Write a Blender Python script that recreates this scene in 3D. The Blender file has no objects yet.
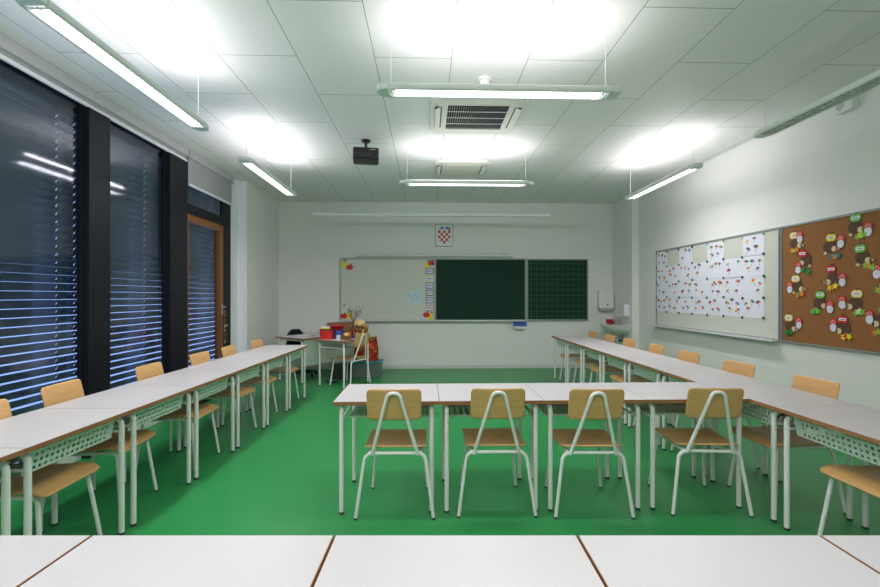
import bpy, bmesh, math, random
from mathutils import Vector, Matrix
random.seed(7)
PI = math.pi
R = math.radians
sc = bpy.context.scene
COL = sc.collection

# ------------------------------------------------------------------ camera
H = 3.305
cd = bpy.data.cameras.new('camera'); cam = bpy.data.objects.new('camera', cd); COL.objects.link(cam)
cam.location = (0, 0, 1.445); cam.rotation_euler = (R(90), 0, R(-1.7))
cd.sensor_width = 36; cd.lens = 436 / 880 * 36
cd.shift_y = 2.5 / 880; cd.clip_start = 0.02
sc.camera = cam
# ------------------------------------------------------------------ world: dusk sky outside the blinds
w = bpy.data.worlds.new('world'); sc.world = w; w.use_nodes = True
w.node_tree.nodes['Background'].inputs[0].default_value = (0.36, 0.50, 0.95, 1)
w.node_tree.nodes['Background'].inputs[1].default_value = 1.0
# ------------------------------------------------------------------ exposure
sc.view_settings.view_transform = 'Standard'; sc.view_settings.look = 'None'
sc.view_settings.gamma = 1; sc.view_settings.use_curve_mapping = False
sc.view_settings.exposure = 0.68
DOWN_W, UP_W = 11.3, 3.5      # every burning luminaire: watts downwards / upwards (on each side)
LAMP_COL = (1.0, 0.965, 0.985)

# ------------------------------------------------------------------ materials
MATS = {}
def mat(name, col, rough=0.5, metal=0.0, emis=None, es=0.0, spec=0.5):
    if name in MATS: return MATS[name]
    m = bpy.data.materials.new(name); m.use_nodes = True
    b = m.node_tree.nodes['Principled BSDF']
    b.inputs['Base Color'].default_value = (*col, 1); b.inputs['Roughness'].default_value = rough
    b.inputs['Metallic'].default_value = metal; b.inputs['Specular IOR Level'].default_value = spec
    if emis: b.inputs['Emission Color'].default_value = (*emis, 1); b.inputs['Emission Strength'].default_value = es
    MATS[name] = m
    return m
def s2l(r, g, b):
    f = lambda c: ((c / 255 + 0.055) / 1.055) ** 2.4 if c > 10 else c / 255 / 12.92
    return (f(r), f(g), f(b))
def noisy(name, c1, c2, scale, rough=0.5, stretch=(1, 1, 1), detail=3, bump=0, wave=False, spec=0.5):
    m = mat(name, c1, rough, spec=spec); nt = m.node_tree; b = nt.nodes['Principled BSDF']
    tc = nt.nodes.new('ShaderNodeTexCoord'); mp = nt.nodes.new('ShaderNodeMapping'); mp.inputs['Scale'].default_value = stretch
    nz = nt.nodes.new('ShaderNodeTexNoise'); nz.inputs['Scale'].default_value = scale; nz.inputs['Detail'].default_value = detail
    mx = nt.nodes.new('ShaderNodeMix'); mx.data_type = 'RGBA'
    mx.inputs[6].default_value = (*c1, 1); mx.inputs[7].default_value = (*c2, 1)
    nt.links.new(tc.outputs['Object'], mp.inputs['Vector']); nt.links.new(mp.outputs[0], nz.inputs['Vector'])
    nt.links.new(nz.outputs['Fac'], mx.inputs[0]); nt.links.new(mx.outputs[2], b.inputs['Base Color'])
    if bump:
        bp = nt.nodes.new('ShaderNodeBump'); bp.inputs['Strength'].default_value = bump; bp.inputs['Distance'].default_value = 0.002
        nt.links.new(nz.outputs['Fac'], bp.inputs['Height']); nt.links.new(bp.outputs[0], b.inputs['Normal'])
    return m
M_wall = noisy('wall_paint', (0.805, 0.805, 0.785), (0.815, 0.815, 0.795), 3, 0.65)
M_white = mat('white_plastic', (0.80, 0.82, 0.80), 0.4)
M_skirt = mat('skirting_paint', (0.62, 0.66, 0.63), 0.5)
M_floor = noisy('green_linoleum', (0.020, 0.245, 0.064), (0.028, 0.285, 0.080), 1.4, 0.34, detail=6, spec=0.4)
M_paint = mat('mint_grey_paint', (0.80, 0.81, 0.79), 0.35)
M_panel = mat('mint_sheet_metal', (0.62, 0.74, 0.67), 0.45)
M_top = noisy('white_laminate', (0.555, 0.54, 0.555), (0.57, 0.555, 0.57), 6, 0.38)
M_edge = noisy('brown_board_edge', s2l(165, 115, 75), s2l(140, 95, 60), 12, 0.6, (1, 1, 6))
M_wood = noisy('beech_plywood', s2l(226, 184, 126), s2l(196, 148, 92), 5, 0.38, (1.2, 7, 7), 5)
M_woodedge = noisy('plywood_edge', s2l(200, 160, 105), s2l(160, 115, 65), 60, 0.6, (1, 1, 3))
M_rub = mat('dark_rubber', (0.03, 0.03, 0.03), 0.7)
M_black = mat('black_aluminium', (0.010, 0.011, 0.016), 0.5, spec=0.2)
M_dark = mat('black_plastic', (0.010, 0.010, 0.012), 0.4)
M_steel = mat('brushed_steel', (0.55, 0.57, 0.57), 0.32, 0.9)
M_alu = mat('anodised_aluminium', (0.52, 0.56, 0.54), 0.4, 0.4)
M_frame = mat('grey_board_frame', (0.30, 0.34, 0.325), 0.4, 0.3)
M_lamp = mat('lamp_housing_paint', (0.76, 0.80, 0.77), 0.4)
M_slat = mat('blind_slat', (0.15, 0.165, 0.18), 0.30, 0.2)
M_fabric = noisy('roller_fabric', (0.30, 0.31, 0.325), (0.34, 0.35, 0.36), 300, 0.8)
M_cas = mat('cassette_grey', (0.40, 0.41, 0.43), 0.4)
M_bar = mat('bottom_bar_white', (0.72, 0.73, 0.75), 0.35)
M_oak = noisy('orange_oak', s2l(142, 90, 40), s2l(108, 64, 28), 6, 0.4, (9, 9, 1), 5)
M_wb = mat('whiteboard_enamel', s2l(210, 213, 203), 0.35)
M_cork = noisy('cork', s2l(160, 108, 62), s2l(136, 88, 48), 90, 0.9, detail=8, bump=0.3)
M_paper = mat('drawing_paper', s2l(228, 230, 242), 0.8)
M_red = mat('red', s2l(205, 30, 32), 0.5); M_yel = mat('yellow', s2l(240, 218, 50), 0.6); M_grn = mat('leaf_green', s2l(40, 150, 70), 0.6)
M_dgrn = mat('dark_green', s2l(15, 85, 60), 0.5); M_org = mat('orange', s2l(240, 130, 40), 0.6); M_blu = mat('blue', s2l(60, 90, 180), 0.5)
M_brn = mat('hedgehog_brown', s2l(92, 66, 50), 0.85); M_beige = mat('beige_paper', s2l(225, 200, 160), 0.8)
M_lime = mat('lime_green', s2l(110, 200, 80), 0.6); M_pyel = mat('pale_yellow', s2l(240, 222, 150), 0.7)
M_teal = mat('teal_plastic', s2l(30, 140, 160), 0.4); M_pur = mat('purple', s2l(90, 75, 130), 0.6); M_lil = mat('lilac_paper', s2l(225, 222, 238), 0.8)
M_ink = mat('ink', s2l(60, 60, 75), 0.8); M_pink = mat('pink', s2l(225, 120, 130), 0.7)
M_sblue = mat('sky_blue_paper', s2l(205, 222, 230), 0.8); M_mred = mat('maroon', s2l(130, 40, 45), 0.7)
M_lit = mat('lit_diffuser', (0.9, 0.9, 0.9), 0.4, emis=LAMP_COL, es=3.2)
M_tube = mat('fluorescent_tube_off', (0.75, 0.78, 0.78), 0.3)
M_ceram = mat('ceramic', (0.72, 0.76, 0.72), 0.12)
M_clear = mat('translucent_plastic', (0.20, 0.23, 0.23), 0.25)
M_cord = mat('white_cord', (0.75, 0.77, 0.75), 0.5)

def green_board():
    return noisy('green_chalkboard', (0.006, 0.034, 0.022), (0.008, 0.040, 0.026), 2.5, 0.6, spec=0.2)
M_gb = green_board()

def ceiling_material():
    m = mat('ceiling_tiles', (0.84, 0.835, 0.825), 0.6); nt = m.node_tree; b = nt.nodes['Principled BSDF']
    tc = nt.nodes.new('ShaderNodeTexCoord'); sp = nt.nodes.new('ShaderNodeSeparateXYZ'); cb = nt.nodes.new('ShaderNodeCombineXYZ')
    nt.links.new(tc.outputs['Object'], sp.inputs[0])
    ay = nt.nodes.new('ShaderNodeMath'); ay.operation = 'ADD'; ay.inputs[1].default_value = 12.9 - 2.765
    ax = nt.nodes.new('ShaderNodeMath'); ax.operation = 'ADD'; ax.inputs[1].default_value = 1.608 + 6.0
    nt.links.new(sp.outputs[1], ay.inputs[0]); nt.links.new(sp.outputs[0], ax.inputs[0])
    nt.links.new(ay.outputs[0], cb.inputs[0]); nt.links.new(ax.outputs[0], cb.inputs[1])
    br = nt.nodes.new('ShaderNodeTexBrick'); br.offset = 0.5; br.offset_frequency = 2; br.squash = 1
    br.inputs['Scale'].default_value = 1; br.inputs['Brick Width'].default_value = 1.29; br.inputs['Row Height'].default_value = 0.6
    br.inputs['Mortar Size'].default_value = 0.0022; br.inputs['Mortar Smooth'].default_value = 0
    br.inputs['Color1'].default_value = (0.84, 0.835, 0.825, 1); br.inputs['Color2'].default_value = (0.845, 0.84, 0.83, 1)
    br.inputs['Mortar'].default_value = (0.10, 0.11, 0.095, 1)
    nt.links.new(cb.outputs[0], br.inputs['Vector']); nt.links.new(br.outputs['Color'], b.inputs['Base Color'])
    return m
def glass_material():
    m = bpy.data.materials.new('window_glass'); m.use_nodes = True; nt = m.node_tree; nt.nodes.clear()
    o = nt.nodes.new('ShaderNodeOutputMaterial'); mx = nt.nodes.new('ShaderNodeMixShader')
    t = nt.nodes.new('ShaderNodeBsdfTransparent'); t.inputs[0].default_value = (0.80, 0.86, 0.90, 1)
    g = nt.nodes.new('ShaderNodeBsdfGlossy'); g.inputs['Roughness'].default_value = 0.07; g.inputs[0].default_value = (0.9, 0.92, 1, 1)
    f = nt.nodes.new('ShaderNodeFresnel'); f.inputs[0].default_value = 1.7
    ge = nt.nodes.new('ShaderNodeNewGeometry'); inv = nt.nodes.new('ShaderNodeMath'); inv.operation = 'SUBTRACT'; inv.inputs[0].default_value = 1
    ml = nt.nodes.new('ShaderNodeMath'); ml.operation = 'MULTIPLY'
    nt.links.new(ge.outputs['Backfacing'], inv.inputs[1]); nt.links.new(inv.outputs[0], ml.inputs[0]); nt.links.new(f.outputs[0], ml.inputs[1])
    nt.links.new(ml.outputs[0], mx.inputs[0]); nt.links.new(t.outputs[0], mx.inputs[1]); nt.links.new(g.outputs[0], mx.inputs[2])
    nt.links.new(mx.outputs[0], o.inputs[0]); return m
M_ceil = ceiling_material(); M_glass = glass_material()

# ------------------------------------------------------------------ mesh helpers
class MB:
    def __init__(s): s.v = []; s.f = []; s.m = []; s.mats = []; s.cur = 0
    def use(s, m):
        if m not in s.mats: s.mats.append(m)
        s.cur = s.mats.index(m); return s
    def add(s, vs, fs):
        b = len(s.v); s.v += [tuple(p) for p in vs]; s.f += [tuple(b + i for i in f) for f in fs]; s.m += [s.cur] * len(fs); return s
    def box(s, x0, x1, y0, y1, z0, z1):
        vs = [(x, y, z) for z in (z0, z1) for y in (y0, y1) for x in (x0, x1)]
        return s.add(vs, [(0, 2, 3, 1), (4, 5, 7, 6), (0, 1, 5, 4), (2, 6, 7, 3), (0, 4, 6, 2), (1, 3, 7, 5)])
    def rbox(s, x0, x1, y0, y1, z0, z1, r=0.01, n=3, axis='z'):
        ol = []
        if axis == 'z': a0, a1, b0, b1 = x0, x1, y0, y1
        elif axis == 'y': a0, a1, b0, b1 = x0, x1, z0, z1
        else: a0, a1, b0, b1 = y0, y1, z0, z1
        for cx, cy, st in ((a1 - r, b1 - r, 0), (a0 + r, b1 - r, 90), (a0 + r, b0 + r, 180), (a1 - r, b0 + r, 270)):
            for i in range(n + 1):
                t = R(st + 90 * i / n); ol.append((cx + r * math.cos(t), cy + r * math.sin(t)))
        if axis == 'z': return s.prism([(a, b) for a, b in ol], z0, z1, 'z')
        if axis == 'y': return s.prism(ol, y0, y1, 'y')
        return s.prism(ol, x0, x1, 'x')
    def prism(s, ol, d0, d1, axis='y'):
        P = {'y': lambda a, b, d: (a, d, b), 'z': lambda a, b, d: (a, b, d), 'x': lambda a, b, d: (d, a, b)}[axis]
        n = len(ol); vs = [P(a, b, d0) for a, b in ol] + [P(a, b, d1) for a, b in ol]
        fs = [tuple(range(n)), tuple(range(2 * n - 1, n - 1, -1))] + [(i, i + n, (i + 1) % n + n, (i + 1) % n) for i in range(n)]
        return s.add(vs, fs)
    def tube(s, path, r, n=10, cap=True):
        path = [Vector(p) for p in path]; rr = r if isinstance(r, (list, tuple)) else [r] * len(path)
        rings = []; up = None
        for i, p in enumerate(path):
            d = (path[min(i + 1, len(path) - 1)] - path[max(i - 1, 0)]).normalized()
            if up is None:
                up = Vector((0, 0, 1)) if abs(d.z) < 0.9 else Vector((1, 0, 0))
            up = (up - d * up.dot(d)).normalized(); sd = d.cross(up)
            rings.append([p + (up * math.cos(2 * PI * k / n) + sd * math.sin(2 * PI * k / n)) * rr[i] for k in range(n)])
        vs = [v for rg in rings for v in rg]; fs = []
        for i in range(len(rings) - 1):
            for k in range(n): fs.append((i * n + k, i * n + (k + 1) % n, (i + 1) * n + (k + 1) % n, (i + 1) * n + k))
        if cap: fs += [tuple(range(n))[::-1], tuple((len(rings) - 1) * n + k for k in range(n))]
        return s.add(vs, fs)
    def lathe(s, prof, c=(0, 0, 0), n=24, sx=1, sy=1):
        vs = []; fs = []
        for r_, z in prof:
            for k in range(n): vs.append((c[0] + r_ * sx * math.cos(2 * PI * k / n), c[1] + r_ * sy * math.sin(2 * PI * k / n), c[2] + z))
        for i in range(len(prof) - 1):
            for k in range(n): fs.append((i * n + k, i * n + (k + 1) % n, (i + 1) * n + (k + 1) % n, (i + 1) * n + k))
        fs += [tuple(range(n))[::-1], tuple((len(prof) - 1) * n + k for k in range(n))]
        return s.add(vs, fs)
    def ball(s, c, r, n=10, m=6, sz=1):
        prof = [(max(r * math.sin(PI * i / m), 1e-4), -r * math.cos(PI * i / m) * sz) for i in range(m + 1)]
        return s.lathe(prof, c, n)
    def disc(s, cx, cz, r, y0, y1, n=14, sx=1, sz=1):
        return s.prism([(cx + r * sx * math.cos(2 * PI * k / n), cz + r * sz * math.sin(2 * PI * k / n)) for k in range(n)], y0, y1)
    def build(s, name, m=None, parent=None, loc=None, smooth=True, bevel=0, solid=0):
        me = bpy.data.meshes.new(name); me.from_pydata(s.v, [], s.f); me.update()
        bm = bmesh.new(); bm.from_mesh(me); bmesh.ops.recalc_face_normals(bm, faces=bm.faces); bm.to_mesh(me); bm.free()
        for q in (s.mats or [m]): me.materials.append(q)
        if s.mats:
            for p, i in zip(me.polygons, s.m): p.material_index = i
        if smooth:
            for p in me.polygons: p.use_smooth = True
            me.set_sharp_from_angle(angle=R(38))
        o = bpy.data.objects.new(name, me); COL.objects.link(o)
        if parent: o.parent = parent
        if loc: o.location = loc
        if bevel:
            b = o.modifiers.new('bevel', 'BEVEL'); b.width = bevel; b.segments = 2; b.limit_method = 'ANGLE'
        if solid:
            b = o.modifiers.new('solid', 'SOLIDIFY'); b.thickness = solid; b.offset = 0
        return o
def fillet(pts, r, n=5):
    pts = [Vector(p) for p in pts]; out = [pts[0]]
    for i in range(1, len(pts) - 1):
        p = pts[i]; rad = r[i - 1] if isinstance(r, (list, tuple)) else r
        a = (pts[i - 1] - p); b = (pts[i + 1] - p); la, lb = a.length, b.length; a.normalize(); b.normalize()
        ang = a.angle(b)
        if ang > R(178) or rad <= 0: out.append(p); continue
        t = min(rad / math.tan(ang / 2), la * 0.49, lb * 0.49); rad = t * math.tan(ang / 2)
        c = p + (a + b).normalized() * (rad / math.sin(ang / 2))
        s_, e_ = p + a * t - c, p + b * t - c; th = s_.angle(e_)
        for k in range(n + 1):
            q = k / n; out.append(c + (s_ * math.sin((1 - q) * th) + e_ * math.sin(q * th)) / math.sin(th))
    out.append(pts[-1]); return out
def tag(o, label=None, cat=None, group=None, kind=None):
    if label: o['label'] = label
    if cat: o['category'] = cat
    if group: o['group'] = group
    if kind: o['kind'] = kind
    return o
def empty(name, loc=(0, 0, 0), rz=0, label=None, cat=None, group=None, kind=None):
    o = bpy.data.objects.new(name, None); COL.objects.link(o); o.location = loc; o.rotation_euler = (0, 0, rz)
    o.empty_display_size = 0.1
    return tag(o, label, cat, group, kind)
KIDS = {}
def copy_tree(o, parent=None):
    c = o.copy(); COL.objects.link(c); c.parent = parent
    for ch in [k for k in bpy.data.objects if k.parent == o]: copy_tree(ch, c)
    return c
def struct(name, mb, m, **k):
    o = mb.build(name, m, smooth=False, **k); o['kind'] = 'structure'; return o

# ------------------------------------------------------------------ room shell
YB, YR = 8.69, -3.3
XR, XL = 3.86, -3.07
struct('floor', MB().box(-3.4, 4.1, YR - .2, YB + .2, -.15, 0), M_floor)
struct('ceiling', MB().box(-3.4, 4.1, YR - .2, YB + .2, H, H + .15), M_ceil)
struct('wall_back', MB().box(-3.4, 4.1, YB, YB + .2, 0, H), M_wall)
struct('wall_rear', MB().box(-3.4, 4.1, YR - .2, YR, 0, H), M_wall)
struct('wall_right', MB().box(XR, XR + .2, YR, 7.85, 0, H).box(3.74, 4.06, 7.85, YB, 0, H), M_wall)
struct('wall_left', MB().box(XL - .3, XL, YR, 1.9, 0, H).box(XL - .08, -2.925, 7.18, YB, 0, H)
       .box(XL - .3, XL, 1.9, 6.86, 3.20, H).box(XL - .3, XL, 1.9, 6.86, 0, .12), M_wall)
struct('trim_6', MB().box(XL - .08, XL, 6.86, 7.18, 0, H).box(XL, -2.925, 7.17, 7.18, 0, H), mat('reveal_paint', (.80, .82, .86), .6))
struct('baseboard_back', MB().box(-2.925, 3.74, YB - .012, YB, 0, .065), M_skirt)
struct('baseboard_right', MB().box(XR - .012, XR, YR, 7.85, 0, .065).box(3.728, 3.86, 7.838, 7.85, 0, .065).box(3.728, 3.74, 7.85, YB - .012, 0, .065), M_skirt)
struct('baseboard_left', MB().box(-2.925, -2.913, 7.158, YB - .012, 0, .065).box(XL, -2.913, 7.158, 7.17, 0, .065), M_skirt)

# ------------------------------------------------------------------ windows, mullions, terrace door
struct('trim_1', MB().box(-3.09, -3.0, 3.965, 4.225, 0, 3.125).box(-3.09, -3.055, 3.965, 4.225, 3.125, 3.20), M_black, bevel=.004)     # mullion between the two windows
struct('trim_2', MB().box(-3.09, -3.0, 5.19, 5.56, 0, 3.125).box(-3.09, -3.055, 5.19, 5.56, 3.125, 3.20), M_black, bevel=.004)       # mullion beside the door
struct('trim_3', MB().box(-3.09, -3.045, 6.62, 6.86, 0, 3.20), M_black, bevel=.004)        # door post
struct('trim_4', MB().box(-3.09, -3.0, 1.90, 2.05, 0, 3.125).box(-3.09, -3.055, 1.90, 2.05, 3.125, 3.20), M_black, bevel=.004)
def window(name, y0, y1, z0, z1):
    r = empty(name, (-3.065, (y0 + y1) / 2, z0), kind='structure')
    hw = (y1 - y0) / 2; hh = z1 - z0; t = .028
    f = MB().box(-.02, .015, -hw, -hw + t, 0, hh).box(-.02, .015, hw - t, hw, 0, hh).box(-.02, .015, -hw + t, hw - t, 0, t).box(-.02, .015, -hw + t, hw - t, hh - t, hh)
    f.build('window_frame', M_black, r, smooth=False)
    MB().box(-.012, -.006, -hw + t, hw - t, t, hh - t).build('pane', M_glass, r, smooth=False)
    return r
window('window_1', 2.05, 3.965, .12, 3.20)
window('window_2', 4.225, 5.19, .12, 3.20)
window('window_3', 5.56, 6.62, 2.60, 3.20)
struct('trim_5', MB().box(-3.09, -3.03, 5.56, 6.62, 2.50, 2.60), M_black)
d = empty('door_1', (-3.085, 6.09, 0.0), kind='structure')
dh, hw, t = 2.50, .525, .10
MB().box(-.04, .04, -hw, -hw + t, 0.02, dh).box(-.04, .04, hw - t, hw, 0.02, dh).box(-.04, .04, -hw + t, hw - t, 0.02, .14).box(-.04, .04, -hw + t, hw - t, dh - t, dh).build('door_frame', M_oak, d, smooth=False, bevel=.004)
MB().box(-.012, -.006, -hw + t, hw - t, .14, dh - t).build('pane', M_glass, d, smooth=False)
h = MB(); h.box(.04, .048, hw - .06, hw - .03, 1.17, 1.33); h.tube(fillet([(.045, hw - .045, 1.285), (.10, hw - .045, 1.285), (.10, hw - .17, 1.275)], .02), .010)
h.build('door_handle', M_steel, d)
MB().box(-3.2, -3.0, 5.56, 6.62, 0, .02).build('door_sill', M_black, None)['kind'] = 'structure'
# garland hanging from the door handle
g = MB()
pts = [(-2.975, 6.50, 1.25 - .05 * i) for i in range(11)]
g.use(M_oak).tube([(p[0], p[1] + .006 * math.sin(i), p[2]) for i, p in enumerate(pts)], .004, 6)
for i in range(34):
    z = 1.24 - random.random() * .50; a = random.random() * 6.28; y = 6.50 + random.uniform(-.035, .035); x = -2.965 + random.uniform(-.01, .02)
    c = Vector((x, y, z)); u = Vector((0, math.cos(a), math.sin(a))) * .026; v = Vector((.4, -math.sin(a), math.cos(a))).normalized() * .013
    g.use(random.choice([M_oak, M_edge, M_brn, M_pyel])).add([c - u, c + v, c + u, c - v, c + Vector((.004, 0, 0))], [(0, 1, 4), (1, 2, 4), (2, 3, 4), (3, 0, 4), (0, 3, 2, 1)])
tag(g.build('garland'), 'brown dried leaf garland hanging from the terrace door handle', 'garland')

# ------------------------------------------------------------------ exterior venetian blinds
def blind(y0, y1, z0, z1, holes, label, tilt=55):
    r = empty('venetian_blind', (-3.20, (y0 + y1) / 2, z0), 0, label, 'blind', 'exterior venetian blinds behind the glass')
    yc = (y0 + y1) / 2; pitch = .0705; wd = .080; n = int((z1 - z0 - .09) / pitch)
    ys = [y0]
    for hh in sorted(holes): ys += [hh - .0055, hh + .0055]
    ys.append(y1)
    # cross-section of one slat: inner edge high, outer edge low
    cs = []
    for k in range(7):
        q = k / 6 - .5; a = R(tilt); arch = .007 * (1 - 4 * q * q)
        cs.append((q * wd * math.cos(a) - arch * math.sin(a), q * wd * math.sin(a) + arch * math.cos(a)))
    mb = MB()
    for i in range(n):
        z = .05 + i * pitch
        for j in range(len(ys) - 1):
            hole = j % 2 == 1
            vs = [(c[0], ys[j + e] - yc, z + c[1]) for e in (0, 1) for c in cs]
            mb.add(vs, [(k, k + 1, k + 8, k + 7) for k in range(6) if not (hole and k in (2, 3))])
    mb.build('slats', M_slat, r, solid=.0012)
    MB().box(-.05, .05, y0 - yc, y1 - yc, z1 - z0 - .17, z1 - z0).build('head_rail', M_black, r, smooth=False)
    c = MB()
    for hh in holes: c.tube([(0.0, hh - yc, .03), (0.0, hh - yc, z1 - z0 - .04)], .0016, 5)
    c.build('cord', M_black, r)
    MB().box(-.02, .03, y0 - yc + .01, y1 - yc - .01, -.005, .02).build('bottom_rail', M_slat, r, smooth=False)
    for y in (y0 - .022, y1 + .003): MB().box(-.03, .03, y - yc, y - yc + .019, -.02, z1 - z0).build('side_rail', M_black, r, smooth=False)
    return r
blind(2.0, 4.20, .06, 3.25, [2.9, 3.35, 3.87, 4.06, 4.14], 'dark exterior blind behind the large window nearest the camera')
blind(4.30, 5.56, .06, 3.25, [4.45, 5.045], 'dark exterior blind behind the narrow window between the two black posts')
blind(5.66, 6.90, .06, 3.25, [5.8, 6.52, 6.62], 'slatted exterior blind behind the orange wooden terrace door')

# ------------------------------------------------------------------ roller blinds at the head of the windows
def roller(y0, y1, drop, label, chain=False):
    r = empty('roller_blind', (-3.035, y0, H), 0, label, 'roller blind', 'grey roller blinds above the windows')
    L = y1 - y0
    MB().rbox(-.03, .035, 0, L, -.105, 0, .012, axis='y').build('cassette', M_cas, r, bevel=0)
    MB().box(.005, .008, .012, L - .012, -.105 - drop, -.10).build('fabric', M_fabric, r, smooth=False)
    MB().rbox(-.006, .020, .008, L - .008, -.105 - drop - .035, -.105 - drop, .008, axis='y').build('bottom_bar', M_bar, r)
    if chain:
        c = MB(); c.tube(fillet([(.012, L + .05, -.08), (.012, L + .05, -2.12), (.012, L + .08, -2.12), (.012, L + .08, -.08)], .014), .0035, 6)
        c.box(-.032, .03, L, L + .10, -.10, -.06); c.build('pull_chain', M_cord, r)
    return r
roller(1.9, 5.59, .035, 'grey roller blind rolled fully up, its white bottom bar above the two windows')
roller(5.61, 6.86, .32, 'grey roller blind pulled partly down above the terrace door', True)

# ------------------------------------------------------------------ pendant luminaires
def luminaire(L, lit, W=.145, T=.048):
    """local x = long axis, bottom at z=0"""
    r = empty('pendant_light')
    hl = L / 2; hw = W / 2
    prof = [(-hw, .008), (-hw + .006, 0), (-.052, 0), (-.048, .022), (.048, .022), (.052, 0), (hw - .006, 0), (hw, .008), (hw, .036), (hw - .02, T), (-hw + .02, T), (-hw, .036)]
    MB().prism([(a, b) for a, b in prof], -hl + .085, hl - .085, 'x').build('housing', M_lamp, r)
    for s_ in (-1, 1):
        ol = [(s_ * (hl - .085), -hw + .004), (s_ * (hl - .02), -hw + .02), (s_ * (hl - .004), -hw + .045), (s_ * hl, 0), (s_ * (hl - .004), hw - .045), (s_ * (hl - .02), hw - .02), (s_ * (hl - .085), hw - .004)]
        MB().prism(ol, .002, T - .006, 'z').build('end_cap', M_lamp, r, bevel=.006)
        MB().tube([(s_ * (hl - .10), 0, T - .002), (s_ * (hl - .10), 0, H - 2.8465)], .0025, 6).build('suspension_cable', M_cord, r)
    MB().box(-hl + .135, hl - .135, -.046, .046, .012, .018).build('diffuser', M_lit if lit else M_alu, r, smooth=False)
    lv = MB(); n = int((L - .22) / .045)
    for i in range(n + 1):
        x = -hl + .11 + (L - .22) * i / n
        lv.box(x - .0012, x + .0012, -.048, .048, .001, .0115)
    lv.box(-hl + .1, hl - .1, -.001, .001, .001, .0115)
    lv.build('louver', M_white, r, smooth=False)
    if lit: MB().box(-hl + .14, hl - .14, -.035, .035, T + .0005, T + .006).build('uplight_lens', M_lit, r, smooth=False)
    return r
LUM_L = 1.70
lum_on = luminaire(LUM_L, True); lum_off = luminaire(LUM_L, False)
def lum_lights(root):
    for nm, y, z, rx, P, wy in (('downlight', 0, -.006, 0, DOWN_W, .11), ('uplight', .055, .085, R(180 - 44), UP_W, .05), ('uplight', -.055, .085, R(180 + 44), UP_W, .05)):
        ld = bpy.data.lights.new(nm, 'AREA'); ld.shape = 'RECTANGLE'; ld.size = LUM_L - .24; ld.size_y = wy; ld.energy = P; ld.spread = R(162) if nm == 'downlight' else PI; ld.color = LAMP_COL
        o = bpy.data.objects.new(nm, ld); COL.objects.link(o); o.parent = root; o.location = (0, y, z); o.rotation_euler = (rx, 0, 0)
LZ = 2.845
first = {True: True, False: True}
def place_lum(x, y, rz, lit, label):
    src = lum_on if lit else lum_off
    o = src if first[lit] else copy_tree(src)
    first[lit] = False
    o.location = (x, y, LZ); o.rotation_euler = (0, 0, rz); tag(o, label, 'ceiling light', 'suspended white classroom lights')
    return o
lums = [
    place_lum(.50, 3.02, 0, True, 'lit crosswise pendant light in front of the large ceiling vent, nearer of two'),
    place_lum(.50, 5.49, 0, True, 'lit crosswise pendant light behind the small ceiling vent, farther of two'),
    place_lum(-1.90, 2.93, PI / 2, True, 'lit pendant light over the window row, nearest the camera'),
    place_lum(-1.90, 5.40, PI / 2, True, 'lit pendant light over the window row, near the corner wall'),
    place_lum(2.94, 5.47, PI / 2, True, 'lit pendant light over the right row beside the side whiteboard'),
    place_lum(.50, .55, 0, True, 'lit crosswise pendant light added out of view above the camera'),  # unseen lamp, added for the light on the front tables
    place_lum(-1.90, .46, PI / 2, True, 'lit pendant light added out of view over the window row beside the camera'),  # also out of view, added to light the near end
    place_lum(.50, -1.92, 0, True, 'unseen lit crosswise pendant light added far behind the camera'),  # unseen, added to brighten surfaces that face the camera
    place_lum(-1.90, -2.0, PI / 2, True, 'unseen lit pendant light added over the window row far behind the camera'),  # second unseen lamp added for light from the rear
    place_lum(2.94, 2.95, PI / 2, False, 'switched off pendant light over the right row, louvre dark'),
]
for o in lums[:9]: lum_lights(o)
# three-piece unlit board light near the back wall
bl = empty('board_light', (.08, 7.72, 2.855), 0, 'long switched off three-piece strip light hanging in front of the back wall', 'ceiling light')
for i in range(3):
    x0 = -2.10 + i * 1.40
    sg = MB().prism([(-.035, 0), (.035, 0), (.04, .03), (.02, .055), (-.02, .055), (-.04, .03)], x0 + .004, x0 + 1.396, 'x').build('light_segment', M_lamp, bl)
    lv = MB()
    for k in range(28): lv.box(x0 + .1 + k * .043, x0 + .104 + k * .043, -.03, .03, -.006, -.0005)
    lv.build('louver', M_steel, sg, smooth=False)
for x in (-.75, .65, 2.05): MB().tube([(x, 0, .055), (x, 0, H - 2.8565)], .003, 6).build('suspension_cable', M_cord, bl)

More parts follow.
